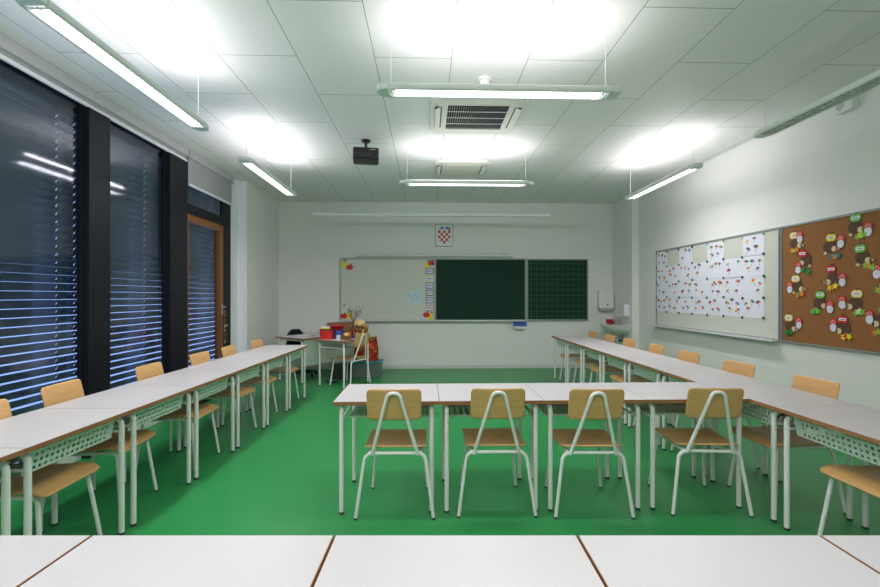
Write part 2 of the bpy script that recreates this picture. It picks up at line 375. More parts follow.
# ------------------------------------------------------------------ ceiling equipment
a = empty('ceiling_air_conditioner', (.50, 4.47, H), 0, 'large square ceiling air conditioner with dark slatted grille', 'air conditioner')
def ac(root, s, grille_dark):
    hw = s / 2; t = -.03
    mb = MB(); g0 = .295 * s / .93
    ol_o = [(-hw + .05, -hw + .02), (hw - .05, -hw + .02), (hw, -hw + .10), (hw, hw - .10), (hw - .05, hw - .02), (-hw + .05, hw - .02), (-hw, hw - .10), (-hw, -hw + .10)]
    n = 8; inn = [(-g0, -g0), (g0, -g0), (g0, -g0 + .01), (g0, g0 - .01), (g0, g0), (-g0, g0), (-g0, g0 - .01), (-g0, -g0 + .01)]
    vs = [(x, y, t + .018) for x, y in ol_o] + [(x * .985, y * .985, t) for x, y in ol_o] + [(x, y, t) for x, y in inn] + [(x, y, t + .02) for x, y in inn] + [(x, y, -.001) for x, y in ol_o]
    fs = []
    for A, B in ((4, 0), (0, 1), (1, 2), (2, 3)):
        for i in range(n): fs.append((A * n + i, A * n + (i + 1) % n, B * n + (i + 1) % n, B * n + i))
    fs.append(tuple(range(3 * n, 4 * n)))
    mb.add(vs, fs); mb.build('casing', M_pv, root, smooth=False)
    gr = MB(); c = 26
    if grille_dark:
        for i in range(c):
            x = -g0 + 2 * g0 * (i + .5) / c
            gr.add([(x - .008, -g0 + .01, t + .018), (x + .006, -g0 + .01, t), (x + .008, -g0 + .01, t + .002), (x - .006, -g0 + .01, t + .019),
                    (x - .008, g0 - .01, t + .018), (x + .006, g0 - .01, t), (x + .008, g0 - .01, t + .002), (x - .006, g0 - .01, t + .019)],
                   [(0, 1, 2, 3), (4, 7, 6, 5), (0, 4, 5, 1), (1, 5, 6, 2), (2, 6, 7, 3), (3, 7, 4, 0)])
        gr.build('grille_slats', M_gdark, root, smooth=False)
        b = MB()
        for k in range(1, 4): b.box(-g0, g0, -g0 + 2 * g0 * k / 4 - .005, -g0 + 2 * g0 * k / 4 + .005, t - .003, t + .0)
        fr = .012
        b.box(-g0 - fr, g0 + fr, -g0 - fr, -g0, t - .004, t).box(-g0 - fr, g0 + fr, g0, g0 + fr, t - .004, t).box(-g0 - fr, -g0, -g0, g0, t - .004, t).box(g0, g0 + fr, -g0, g0, t - .004, t)
        b.build('grille_frame', M_pv, root, smooth=False)
    else:
        MB().rbox(-g0, g0, -g0, g0, t - .004, t + .012, .02).build('cover_plate', M_pv, root)
    for sx in (-1, 1):
        x = sx * (g0 + (hw - g0) * .52)
        MB().box(x - .035, x + .035, -g0 + .04, g0 - .04, t - .001, t + .002).build('air_slot', M_gdark, root, smooth=False)
        v = MB(); v.add([(x - sx * .02, -g0 + .05, t - .001), (x + sx * .03, -g0 + .05, t - .028), (x + sx * .035, -g0 + .05, t - .024), (x - sx * .015, -g0 + .05, t + .001),
                         (x - sx * .02, g0 - .05, t - .001), (x + sx * .03, g0 - .05, t - .028), (x + sx * .035, g0 - .05, t - .024), (x - sx * .015, g0 - .05, t + .001)],
                        [(0, 1, 2, 3), (4, 7, 6, 5), (0, 4, 5, 1), (1, 5, 6, 2), (2, 6, 7, 3), (3, 7, 4, 0)])
        v.build('flap', M_pv, root, smooth=False)
M_pv = mat('ivory_plastic', (0.70, 0.70, 0.62), 0.45); M_gdark = mat('dark_grille', (0.07, 0.065, 0.075), 0.6)
ac(a, .94, True)
a = empty('ceiling_air_conditioner', (.49, 6.31, H), 0, 'smaller ivory ceiling air unit with closed cover plate', 'air conditioner')
ac(a, .76, False)
s = empty('smoke_detector', (.49, 3.72, H), 0, 'small round white smoke detector on the ceiling above the front pendant light', 'smoke detector')
MB().lathe([(.055, -.0), (.055, -.02), (.045, -.024)][::-1]).build('base', M_white, s)
MB().lathe([(.02, -.062), (.036, -.058), (.04, -.045), (.04, -.022)]).build('sensor_head', M_white, s)
p = empty('projector', (-.70, 5.02, 3.0), R(8), 'black video projector hanging from the ceiling', 'projector')
MB().rbox(-.145, .145, -.11, .13, -.015, .115, .03, 4).build('body', M_dark, p, bevel=.006)
MB().rbox(-.13, .13, -.118, -.109, .005, .055, .012, axis='y').build('air_grille', mat('dark_grey_plastic', (.03, .03, .033), .5), p)
l = MB(); l.tube([(.085, -.135, .022), (.085, -.09, .022)], .032, 18); l.build('lens', M_dark, p)
m_ = MB(); m_.use(M_white)
for k in range(3): m_.box(.045 + k * .022, .058 + k * .022, -.1125, -.1095, .088, .095)
m_.build('button_row', None, p, smooth=False)
m_ = MB(); m_.rbox(-.06, .06, -.05, .07, .115, .13, .02).tube([(0, .03, .12), (0, .22, .30)], .018).lathe([(.055, .288), (.055, .304)], (0, .22, 0)); m_.build('ceiling_mount', M_dark, p)

# ------------------------------------------------------------------ school desk
def make_desk():
    r = empty('school_desk'); hw, hd, Z = .349, .29, .75
    t = MB(); t.use(M_edge).box(-hw, hw, -hd, hd, Z - .024, Z - .0012); t.use(M_top).box(-hw + .002, hw - .002, -hd + .002, hd - .002, Z - .0012, Z)
    t.build('tabletop', None, r, smooth=False)
    yf, yb = -hd + .035, hd - .045
    for s_ in (-1, 1):
        x = s_ * (hw - .05)
        fr = MB().tube(fillet([(x, 0, Z - .04), (x, yf, Z - .04), (x, yf, .012)], .05), .0155, 12).build('leg', M_paint, r)
        MB().tube([(x, yf, 0), (x, yf, .014)], .0165, 12).build('rubber_foot', M_rub, fr)
        fr = MB().tube(fillet([(x, 0, Z - .04), (x, yb, Z - .04), (x, yb, .012)], .05), .0155, 12).build('leg', M_paint, r)
        MB().tube([(x, yb, 0), (x, yb, .014)], .0165, 12).build('rubber_foot', M_rub, fr)
        MB().tube([(x, yf + .012, Z - .125), (x, yb - .012, Z - .125)], .009, 8).build('side_rail', M_paint, r)
    hk = MB().tube(fillet([(hw - .03, .02, Z - .13), (hw - .03, .02, Z - .175), (hw - .012, .035, Z - .19), (hw - .006, .05, Z - .165)], .012), .0035, 6)
    hk.build('bag_hook', M_steel, r)
    # book tray: perforated front panel + perforated shelf
    def perforated(n, m, w, hgt, cell, hole, P, fill=True):
        mb = MB(); xs = [-w / 2]; x0 = -(n - 1) * cell / 2
        for i in range(n): xs += [x0 + i * cell - hole / 2, x0 + i * cell + hole / 2]
        xs.append(w / 2); zs = [0]; z0 = (hgt - (m - 1) * cell) / 2
        for j in range(m): zs += [z0 + j * cell - hole / 2, z0 + j * cell + hole / 2]
        zs.append(hgt); nx = len(xs)
        vs = [P(x, z) for z in zs for x in xs]
        fs = [(j * nx + i, j * nx + i + 1, (j + 1) * nx + i + 1, (j + 1) * nx + i) for j in range(len(zs) - 1) for i in range(nx - 1) if not (i % 2 == 1 and j % 2 == 1)]
        return mb.add(vs, fs)
    W = 2 * (hw - .05) - .036; yp = yb - .02
    # panel leans: bottom edge set back under the desk
    mb = perforated(15, 4, W, .135, .0315, .0155, lambda x, z: (x, yp - .03 * (1 - z / .135), Z - .16 + z))
    mb.build('perforated_panel', M_panel, r, smooth=False, solid=.0015)
    mb = perforated(12, 5, W, .28, .045, .02, lambda x, z: (x, yp - .03 - z, Z - .16 + .0))
    mb.add([(-W / 2, yp - .31, Z - .16), (W / 2, yp - .31, Z - .16), (W / 2, yp - .315, Z - .145), (-W / 2, yp - .315, Z - .145)], [(0, 1, 2, 3)])
    mb.build('book_shelf', M_panel, r, smooth=False, solid=.0015)
    return r
# ------------------------------------------------------------------ school chair (faces +y, rear feet at y=0)
def make_chair():
    r = empty('school_chair'); rt = .0115; ZB = .415
    for s_ in (-1, 1):
        lg = MB().tube(fillet([(s_ * .252, -.005, .008), (s_ * .195, .03, ZB), (0, .03, ZB)], .055, 6), rt, 12).build('leg', M_paint, r)
        MB().tube([(s_ * .253, -.006, 0), (s_ * .252, -.005, .011)], .0125, 10).build('rubber_foot', M_rub, lg)
        lg = MB().tube(fillet([(s_ * .205, .455, .008), (s_ * .165, .405, .418), (s_ * .165, .03, .418)], .035, 5), rt, 12).build('leg', M_paint, r)
        MB().tube([(s_ * .2065, .457, 0), (s_ * .205, .455, .011)], .0125, 10).build('rubber_foot', M_rub, lg)
    # A-shaped back frame
    MB().tube(fillet([(-.150, .022, ZB - .008), (-.036, -.075, .830), (.036, -.075, .830), (.150, .022, ZB - .008)], [.042, .042], 7), rt, 12).build('back_frame', M_paint, r)
    # backrest: curved plywood shell
    nx, nz = 16, 8; W, hh, th = .350, .205, .009; z0 = .647
    mb = MB()
    def outline(u, v):
        x = (u - .5) * W; z = (v - .5) * hh; c = .028      # rounded corners
        ax, az = abs(x) - (W / 2 - c), abs(z) - (hh / 2 - c)
        if ax > 0 and az > 0:
            d_ = math.hypot(ax, az)
            k = max(ax, az) / d_
            x = math.copysign(W / 2 - c + ax * k, x); z = math.copysign(hh / 2 - c + az * k, z)
        y = -.017 - .229 * (z + hh / 2) + .45 * x * x
        return x, y, z + z0 + hh / 2
    us = [i / nx for i in range(nx + 1)]; us = sorted(set(us + [.03, .97])); vs_ = sorted(set([j / nz for j in range(nz + 1)] + [.05, .95]))
    vt = [outline(u, v) for v in vs_ for u in us]; n = len(us)
    mb.add(vt, [(j * n + i, j * n + i + 1, (j + 1) * n + i + 1, (j + 1) * n + i) for j in range(len(vs_) - 1) for i in range(n - 1)])
    o = mb.build('backrest', M_wood, r); sm = o.modifiers.new('solid', 'SOLIDIFY'); sm.thickness = th; sm.offset = 0
    # seat: moulded shell with waterfall front edge
    def sp(u, v):
        W2 = .405; D = .44; x = (u - .5) * W2; y = v * D; c = .035
        ax, ay = abs(x) - (W2 / 2 - c), abs(y - D / 2) - (D / 2 - c)
        if ax > 0 and ay > 0:
            k = max(ax, ay) / math.hypot(ax, ay); x = math.copysign(W2 / 2 - c + ax * k, x); y = D / 2 + math.copysign(D / 2 - c + ay * k, y - D / 2)
        q = y / D
        z = .455 - .016 * math.sin(min(q / .72, 1) * PI) * (1 - (2 * x / W2) ** 2 * .4)
        if q > .80: z -= .030 * ((q - .80) / .20) ** 2
        if q < .12: z += .006 * (1 - q / .12)
        return x, .025 + y, z
    us = sorted(set([i / 14 for i in range(15)] + [.03, .97])); vs_ = sorted(set([j / 18 for j in range(19)] + [.03, .975])); n = len(us)
    mb = MB(); mb.add([sp(u, v) for v in vs_ for u in us], [(j * n + i, j * n + i + 1, (j + 1) * n + i + 1, (j + 1) * n + i) for j in range(len(vs_) - 1) for i in range(n - 1)])
    o = mb.build('seat', M_wood, r); sm = o.modifiers.new('solid', 'SOLIDIFY'); sm.thickness = .011; sm.offset = 0
    for x, z in ((0, .79), (-.06, .70), (.06, .70)):
        yy = -.017 - .229 * (z - z0) + .45 * x * x
        MB().tube([(x, yy + .002, z), (x, yy + .0055, z)], .004, 8).build('rivet', M_steel, r)
    return r
ORD = ['first', 'second', 'third', 'fourth', 'fifth', 'sixth', 'seventh', 'eighth']
desk0 = make_desk(); desk_used = [False]
def place_desk(x, y, rz, label, group):
    o = copy_tree(desk0) if desk_used[0] else desk0
    desk_used[0] = True
    o.location = (x, y, 0); o.rotation_euler = (0, 0, rz); tag(o, label, 'desk', group); return o
chair0 = make_chair(); chair_used = [False]
def place_chair(x, y, rz, label, group):
    o = copy_tree(chair0) if chair_used[0] else chair0
    chair_used[0] = True
    o.location = (x, y, 0); o.rotation_euler = (0, 0, rz); tag(o, label, 'chair', group); return o
# middle row (students' side towards the camera)
nm = ['white school desk at the free left end of the middle row', 'white school desk, second from the left in the middle row',
      'white school desk, third from the left in the middle row', 'white school desk at the right end of the middle row, touching the right row']
for i in range(4): place_desk(-.618 + .3495 + i * .699, 2.88 + .29, 0, nm[i], 'desks in the middle row')
cp = [(-.21, 2.835, R(-1)), (.458, 2.84, R(-1)), (1.088, 2.805, R(-2)), (1.87, 2.81, R(-4))]
nm = ['wooden school chair seen from behind at the free left end of the middle row', 'wooden school chair seen from behind, second from the left in the middle row',
      'wooden school chair seen from behind, third from the left in the middle row', 'wooden school chair seen from behind at the right end of the middle row']
for i, (x, y, a) in enumerate(cp): place_chair(x, y, a, nm[i], 'chairs along the middle row')
# front row, right below the camera
nm = ['white tabletop in the bottom left corner of the photo, cut by its edge', 'white tabletop at the bottom, far left of centre', 'white tabletop at the bottom, left of centre', 'white tabletop at the bottom, right of centre', 'white tabletop in the bottom right corner of the photo']
for i in range(5):
    x = -1.685 + .352 + i * .704
    place_desk(x, 1.268 - .29 - x * math.tan(R(1.7)), R(-1.7), nm[i], 'desks of the front row below the camera')
# left row along the windows
for i in range(7):
    y0 = 1.36 + i * .70; yc = y0 + .35
    xi = -1.683 - .035 * (6.25 - yc) + 0.0
    where = ['nearest the camera', 'second from the camera', 'third from the camera', 'fourth from the camera', 'fifth from the camera', 'sixth from the camera', 'at the far end'][i]
    place_desk(xi - .29, yc, -PI / 2 - R(2.0), 'white school desk in the row by the windows, ' + where, 'desks in the window row')
cl = [(-2.45, 2.44), (-2.50, 3.05), (-2.42, 3.85), (-2.385, 4.62), (-2.36, 5.22), (-2.32, 5.98)]
for i, (x, y) in enumerate(cl):
    where = ['nearest the camera', 'second from the camera', 'third from the camera', 'fourth from the camera', 'fifth from the camera', 'farthest away'][i]
    place_chair(x + .058, y, -PI / 2 + R([1, 4, 0, -2, 2, -1][i]), 'wooden school chair on the window side, ' + where, 'chairs along the window row')
# right row
for i in range(9):
    y0 = 1.285 + i * .699; yc = y0 + .3495
    where = ['nearest the camera', 'second from the camera', 'third from the camera, at the middle row', 'fourth from the camera', 'fifth from the camera', 'sixth from the camera', 'third from the far end', 'second from the far end', 'at the far end'][i]
    place_desk(2.18 + .29, yc, PI / 2, 'white school desk in the right row, ' + where, 'desks in the right row')
cr = [2.28, 3.06, 3.82, 4.56, 5.22, 5.93, 6.57, 7.24]
for i, y in enumerate(cr):
    where = ['nearest the camera, backrest out of view', 'second from the camera', 'third from the camera', 'fourth from the camera', 'fifth from the camera', 'sixth from the camera', 'seventh from the camera', 'farthest away, near the sink'][i]
    place_chair(2.80 - .055 + [-.0, .01, .0, .0, .0, .0, 0, 0][i], y, PI / 2 + R([0, 3, 5, 2, -2, 1, 0, 2][i]), 'wooden chair on the wall side, ' + where, 'chairs along the right row')

# ------------------------------------------------------------------ boards on the back wall
def fruit(kind, s=1.0):
    """paper apple or pear sticker, in local xz, facing -y"""
    mb = MB()
    if kind == 'apple':
        mb.use(M_red).disc(-.018 * s, 0, .042 * s, -.003, 0, sz=1).disc(.018 * s, 0, .042 * s, -.0032, 0)
    else:
        mb.use(M_yel).disc(0, -.018 * s, .048 * s, -.003, 0).disc(0, .032 * s, .027 * s, -.0032, 0)
    top = .04 * s if kind == 'apple' else .055 * s
    mb.use(M_brn).prism([(-.003, top - .01), (.004, top - .01), (.008, top + .02), (.003, top + .02)], -.0036, 0)
    mb.use(M_dgrn).prism([(.004, top + .005), (.02 * s, top + .028 * s), (.048 * s, top + .02 * s), (.03 * s, top + .003)], -.0036, 0)
    return mb
b = empty('whiteboard', (0, YB, 0), 0, 'wide plain whiteboard left of the green chalkboard on the back wall', 'whiteboard')
MB().box(-1.70, .14, -.022, -.004, .975, 2.17).build('writing_surface', M_wb, b, smooth=False)
MB().box(-1.725, -1.70, -.028, 0, .95, 2.195).box(.14, .155, -.028, 0, .95, 2.195).box(-1.70, .14, -.028, 0, 2.17, 2.195).box(-1.70, .14, -.028, 0, .95, .975).build('frame', M_frame, b, smooth=False)
MB().box(-1.70, .14, -.085, -.028, .945, .957).box(-1.70, .14, -.088, -.082, .945, .968).build('pen_tray', M_bar, b, smooth=False)
b = empty('chalkboard', (0, YB, 0), 0, 'plain dark green chalkboard in the middle of the back wall', 'chalkboard')
MB().box(.18, 1.955, -.026, -.004, .975, 2.17).build('writing_surface', M_gb, b, smooth=False)
MB().box(.158, .18, -.032, 0, .95, 2.195).box(1.955, 1.985, -.032, 0, .95, 2.195).box(.18, 1.955, -.032, 0, 2.17, 2.195).box(.18, 1.955, -.032, 0, .95, .975).build('frame', M_frame, b, smooth=False)
MB().box(.16, 1.96, -.085, -.032, .945, .957).box(.16, 1.96, -.088, -.082, .945, .968).build('chalk_tray', M_bar, b, smooth=False)
b = empty('grid_chalkboard', (0, YB, 0), 0, 'dark green chalkboard ruled with a yellow square grid, rightmost on the back wall', 'chalkboard')
MB().box(2.02, 3.21, -.022, -.004, .98, 2.165).build('writing_surface', M_gb, b, smooth=False)
MB().box(1.99, 2.02, -.028, 0, .95, 2.19).box(3.21, 3.235, -.028, 0, .95, 2.19).box(2.02, 3.21, -.028, 0, 2.165, 2.19).box(2.02, 3.21, -.03, 0, .945, .98).build('frame', M_frame, b, smooth=False)
g = MB(); M_gl = mat('grid_line', s2l(62, 105, 50), .6)
for i in range(11): x = 2.085 + i * .106; g.box(x - .003, x + .003, -.0228, -.0221, .98, 2.165)
for i in range(11): z = 1.035 + i * .106; g.box(2.02, 3.21, -.0228, -.0221, z - .003, z + .003)
g.build('grid_lines', M_gl, b, smooth=False)
r_ = empty('board_rail', (0, YB, 2.245), 0, 'slim grey metal rail fixed just above the whiteboard and chalkboard', 'rail')
MB().rbox(-1.39, 1.70, -.10, -.06, -.022, .012, .01, axis='x').build('rail_bar', M_lamp, r_)
MB().box(-1.30, 1.62, -.085, -.078, .045, .055).build('upper_rod', M_lamp, r_, smooth=False)
for x in (-1.25, .20, 1.55): MB().box(x - .012, x + .012, -.09, 0, -.01, .062).build('bracket', M_lamp, r_, smooth=False)
n_ = {'TL': 'upper left', 'BL': 'lower left', 'TR': 'upper right', 'BR': 'lower right'}
for k, x, z, kind in (('TL', -1.638, 2.075, 'pear'), ('TL', -1.528, 2.012, 'apple'), ('BL', -1.646, 1.045, 'apple'), ('BL', -1.535, 1.060, 'pear'),
                      ('TR', .005, 2.075, 'pear'), ('TR', .088, 2.10, 'apple'), ('BR', -.015, 1.07, 'apple'), ('BR', .069, 1.045, 'pear')):
    o = fruit(kind, 1.12).build('paper_fruit'); o.location = (x, YB - .023 - (.004 if kind == 'apple' else 0), z)
    tag(o, ('yellow paper pear' if kind == 'pear' else 'red paper apple') + ' in the %s corner of the back whiteboard' % n_[k], 'paper fruit', 'paper fruit on the back whiteboard')
cards = [(1.94, M_pur, 'lilac'), (1.79, M_pyel, 'yellow'), (1.653, M_blu, 'blue'), (1.509, M_dgrn, 'grey green'), (1.36, M_blu, 'blue'), (1.207, M_pink, 'pink')]
for i, (z, m_, cn) in enumerate(cards):
    mb = MB(); mb.use(m_).rbox(-.078, .078, -.0022, 0, -.06, .06, .012, axis='y'); mb.use(M_lil).rbox(-.064, .064, -.0030, -.002, -.046, .046, .008, axis='y')
    mb.use(M_ink).box(-.04 + .01 * (i % 2), -.015, -.0036, -.003, -.012, .014).box(-.005, .045, -.0036, -.003, -.004, .004).box(.0, .03, -.0036, -.003, .010, .016)
    o = mb.build('word_card', smooth=False); o.location = (.052, YB - .023, z)
    tag(o, '%s bordered card, %s from the top beside the chalkboard' % (cn, ORD[i]), 'card', 'column of cards on the back whiteboard')
mb = MB(); mb.use(M_sblue).box(-.15, .15, -.0018, 0, -.125, .125)
for i in range(9): mb.use(random.choice([M_ink, M_blu])).disc(-.11 + .027 * i, .03 + .04 * math.sin(i * 1.7), .009, -.0026, -.0018, 6)
for x, z in ((-.03, -.05), (.05, -.04), (.07, .05), (-.09, .06)): mb.use(M_ink).disc(x, z, .008, -.0026, -.0018, 6)
o = mb.build('paper_sheet', smooth=False); o.location = (-.25, YB - .023, 1.415); tag(o, 'pale blue sheet with small dark dots stuck on the back whiteboard', 'paper')
o = MB().disc(0, 0, .017, -.009, 0).build('magnet', M_dgrn); o.location = (-1.635, YB - .0225, 1.268); tag(o, 'single dark green magnet low on the left of the back whiteboard', 'magnet')
e = empty('board_sponge_box', (1.85, YB, .862), 0, 'blue and white sponge holder hanging under the chalkboard', 'sponge holder')
MB().rbox(-.125, .125, -.09, -.001, -.02, .065, .012, axis='y').build('blue_body', M_blu, e)
MB().rbox(-.11, .10, -.095, -.001, -.068, -.0205, .012, axis='y').build('white_tray', M_white, e)
# coat of arms plaque
cpq = empty('coat_of_arms', (.343, YB, 2.655), 0, 'small white plaque with a red and white chequered crowned shield', 'plaque')
MB().rbox(-.175, .175, -.018, 0, -.225, .225, .03, axis='y').build('plaque_frame', M_dgrn, cpq)
MB().rbox(-.166, .166, -.021, -.018, -.216, .216, .026, axis='y').build('plaque_face', mat('plaque_white', s2l(238, 242, 242), .6), cpq)
sh = MB(); cw = .05
for r0 in range(5):
    for c0 in range(5):
        x0, x1 = -.125 + c0 * cw, -.125 + (c0 + 1) * cw; z1, z0 = .095 - r0 * .052, .095 - (r0 + 1) * .052
        def lim(x): return -.165 + .11 * (abs(x) / .125) ** 2.5
        a0, a1 = max(z0, lim(x0)), max(z0, lim(x1))
        if r0 == 4: a0, a1 = lim(x0), lim(x1)
        if min(a0, a1) >= z1: continue
        a0, a1 = min(a0, z1 - .001), min(a1, z1 - .001)
        sh.use(M_red if (r0 + c0) % 2 == 0 else M_white).prism([(x0, a0), (x1, a1), (x1, z1), (x0, z1)], -.0235, -.021)
sh.build('shield', None, cpq, smooth=False)
cr_ = MB()
for k in range(5):
    x = -.10 + k * .05; z = .115 + .010 * (2 - abs(k - 2))
    cr_.use([M_sblue, M_blu, M_sblue, M_blu, M_blu][k]).prism([(x - .022, z - .012), (x + .022, z - .012), (x + .024, z + .035), (x, z + .050), (x - .024, z + .035)], -.0235, -.021)
    cr_.use([M_yel, M_red, M_yel, M_pink, M_yel][k]).disc(x, z + .012, .010, -.0245, -.0235, 6)
cr_.build('crown', None, cpq, smooth=False)

# ------------------------------------------------------------------ boards on the right wall (local x = -Y world, facing -X)
RZ = -PI / 2
b = empty('side_whiteboard', (XR, 5.917, 0), RZ, 'long whiteboard on the right wall covered with drawings', 'whiteboard')
MB().box(-1.255, 1.265, -.022, -.004, .975, 2.17).build('writing_surface', M_wb, b, smooth=False)
MB().box(-1.28, -1.255, -.028, 0, .95, 2.195).box(1.265, 1.285, -.028, 0, .95, 2.195).box(-1.255, 1.265, -.028, 0, 2.17, 2.195).box(-1.255, 1.265, -.028, 0, .95, .975).build('frame', M_frame, b, smooth=False)
MB().box(-1.33, 1.26, -.095, -.028, .945, .957).box(-1.33, 1.26, -.100, -.094, .945, .972).build('pen_tray', M_bar, b, smooth=False)
b = empty('cork_board', (XR, 3.567, 0), RZ, 'brown cork pinboard with paper hedgehogs on the right wall', 'pinboard')
MB().box(-1.035, 1.235, -.018, -.003, .965, 2.175).build('cork_sheet', M_cork, b, smooth=False)
MB().box(-1.055, -1.035, -.026, 0, .945, 2.195).box(1.235, 1.255, -.026, 0, .945, 2.195).box(-1.035, 1.235, -.026, 0, 2.175, 2.195).box(-1.035, 1.235, -.026, 0, .945, .965).build('frame', M_frame, b, smooth=False)
# drawings: seven columns, four rows
cols = [7.182, 6.865, 6.53, 6.197, 5.86, 5.527, 5.19, 4.855]; rows = [2.165, 1.920, 1.674, 1.424, 1.190]
umb = [M_red, M_yel, M_blu, M_org, M_grn, M_pink, M_mred, M_pur, M_teal]
def umbrella(mb, x, z, s, y=-.0016):
    a0 = random.uniform(-.5, .5); seg = 4; cs = [random.choice(umb) for _ in range(seg)]
    ca, sa = math.cos(a0), math.sin(a0)
    T = lambda px, pz: (x + px * ca - pz * sa, z + px * sa + pz * ca)
    for k in range(seg):
        t0, t1 = PI * k / seg, PI * (k + 1) / seg
        ol = [(0, 0)] + [(s * math.cos(t0 + (t1 - t0) * q / 3), s * .85 * math.sin(t0 + (t1 - t0) * q / 3)) for q in range(4)]
        mb.use(cs[k]).prism([T(*p_) for p_ in ol], y, -.001)
    mb.use(M_ink).prism([T(-.0022, 0), T(.0022, 0), T(.0022, -s * 1.2), T(-.0022, -s * 1.2)], y, -.001)
cn = ['leftmost', 'second', 'third', 'fourth', 'fifth', 'sixth', 'rightmost']
for j in range(4):
    for i in range(7):
        if j == 0 and i % 2 == 1: continue
        yc = (cols[i] + cols[i + 1]) / 2; hw = (cols[i] - cols[i + 1]) / 2 - .001; zc = (rows[j] + rows[j + 1]) / 2; hh = (rows[j] - rows[j + 1]) / 2
        mb = MB(); mb.use(M_paper).box(-hw, hw, -.001, 0, -hh, hh)
        k = random.choice([3, 4, 4, 5]); sp_ = []
        base = [(-.09, .05), (.0, .06), (.09, .05), (-.07, -.04), (.06, -.05)]
        random.shuffle(base)
        for (px_, pz_) in base[:k]:
            umbrella(mb, px_ + random.uniform(-.02, .02), pz_ + random.uniform(-.02, .02), random.uniform(.028, .044))
        o = mb.build('child_drawing', smooth=False); o.location = (XR - .0225, yc, zc + random.uniform(-.004, .004)); o.rotation_euler = (0, random.uniform(-.008, .008), RZ)
        tag(o, 'white drawing of little umbrellas, %s column, %s row of the side whiteboard' % (cn[i], ['top', 'second', 'third', 'bottom'][j]), 'drawing', 'umbrella drawings on the side whiteboard')
mg0 = MB().disc(0, 0, .015, -.009, 0, 12).build('magnet', M_dgrn); fm = True
for i in range(8):
    for j in range(5):
        if j == 0 and i > 3: continue
        o = mg0 if fm else mg0.copy()
        if not fm: COL.objects.link(o)
        fm = False
        o.location = (XR - .0255, cols[i] + random.uniform(-.006, .006) - (.0 if i else .008), rows[j] + (-.012 if j == 0 else random.uniform(-.006, .008))); o.rotation_euler = (0, 0, RZ)
        tag(o, 'dark green round magnet holding the drawings on the side whiteboard', 'magnet', 'dark green magnets on the side whiteboard')
mg1 = MB().disc(0, 0, .014, -.009, 0, 12).build('magnet', M_alu); fm = True
for y in (5.85, 5.53, 5.20, 4.86):
    o = mg1 if fm else mg1.copy()
    if not fm: COL.objects.link(o)
    fm = False
    o.location = (XR - .0255, y, 2.155); o.rotation_euler = (0, 0, RZ)
    tag(o, 'grey round magnet along the top edge of the drawings on the side whiteboard', 'magnet', 'grey magnets on the side whiteboard')
# paper hedgehogs: tag colour, (y,z) of apple tag, mushroom, body, leaf
hogs = [('yellow', (4.480, 2.078), (4.409, 2.060), (4.463, 1.995), (4.470, 1.916), 1), ('yellow', (4.061, 1.999), (3.965, 1.961), (4.081, 1.918), (4.017, 1.826), 1),
        ('green', (3.824, 2.145), (3.712, 2.036), (3.832, 2.062), (3.777, 1.974), 1), ('red', (4.376, 1.878), (4.429, 1.745), (4.338, 1.810), (4.338, 1.697), 0),
        ('green', (3.782, 1.865), (3.640, 1.662), (3.765, 1.785), (3.705, 1.709), 1), ('red', (4.058, 1.699), (3.949, 1.604), (4.044, 1.607), (4.044, 1.530), 0),
        ('yellow', (4.459, 1.624), (4.532, 1.545), (4.443, 1.543), (4.409, 1.461), 1), ('green', (4.174, 1.457), (4.071, 1.350), (4.189, 1.377), (4.228, 1.295), 1),
        ('yellow', (3.812, 1.464), (3.951, 1.396), (3.832, 1.377), (3.790, 1.300), 0), ('yellow', (3.50, 1.66), (3.42, 1.54), (3.52, 1.57), (3.600, 1.49), 0),
        ('green', (3.57, 1.33), (3.701, 1.272), (3.60, 1.235), (3.625, 1.135), 0), ('red', (3.943, 1.229), (4.039, 1.179), (3.935, 1.147), (3.909, 1.077), 0),
        ('yellow', (4.546, 1.214), (4.419, 1.175), (4.532, 1.128), (4.546, 1.051), 1)]
place = ['in the upper left corner of the cork board', 'top centre of the cork board', 'highest on the cork board at the right', 'just below the upper left one on the cork board',
         'second down at the right of the cork board', 'in the middle of the cork board', 'half way down the left of the cork board', 'low centre left of the cork board',
         'low centre right of the cork board', 'cut by the right photo edge half way down', 'in the lower right corner at the photo edge', 'at the bottom centre of the cork board', 'in the lower left corner of the cork board']
lv = [(M_org, M_lime), (M_teal, M_org), (M_lime, M_yel), (M_grn, M_dgrn), (M_lime, M_org), (M_yel, M_org), (M_org, M_grn), (M_lime, M_grn), (M_lime, M_pyel), (M_lime, M_org), (M_org, M_lime), (M_yel, M_red), (M_grn, M_dgrn)]
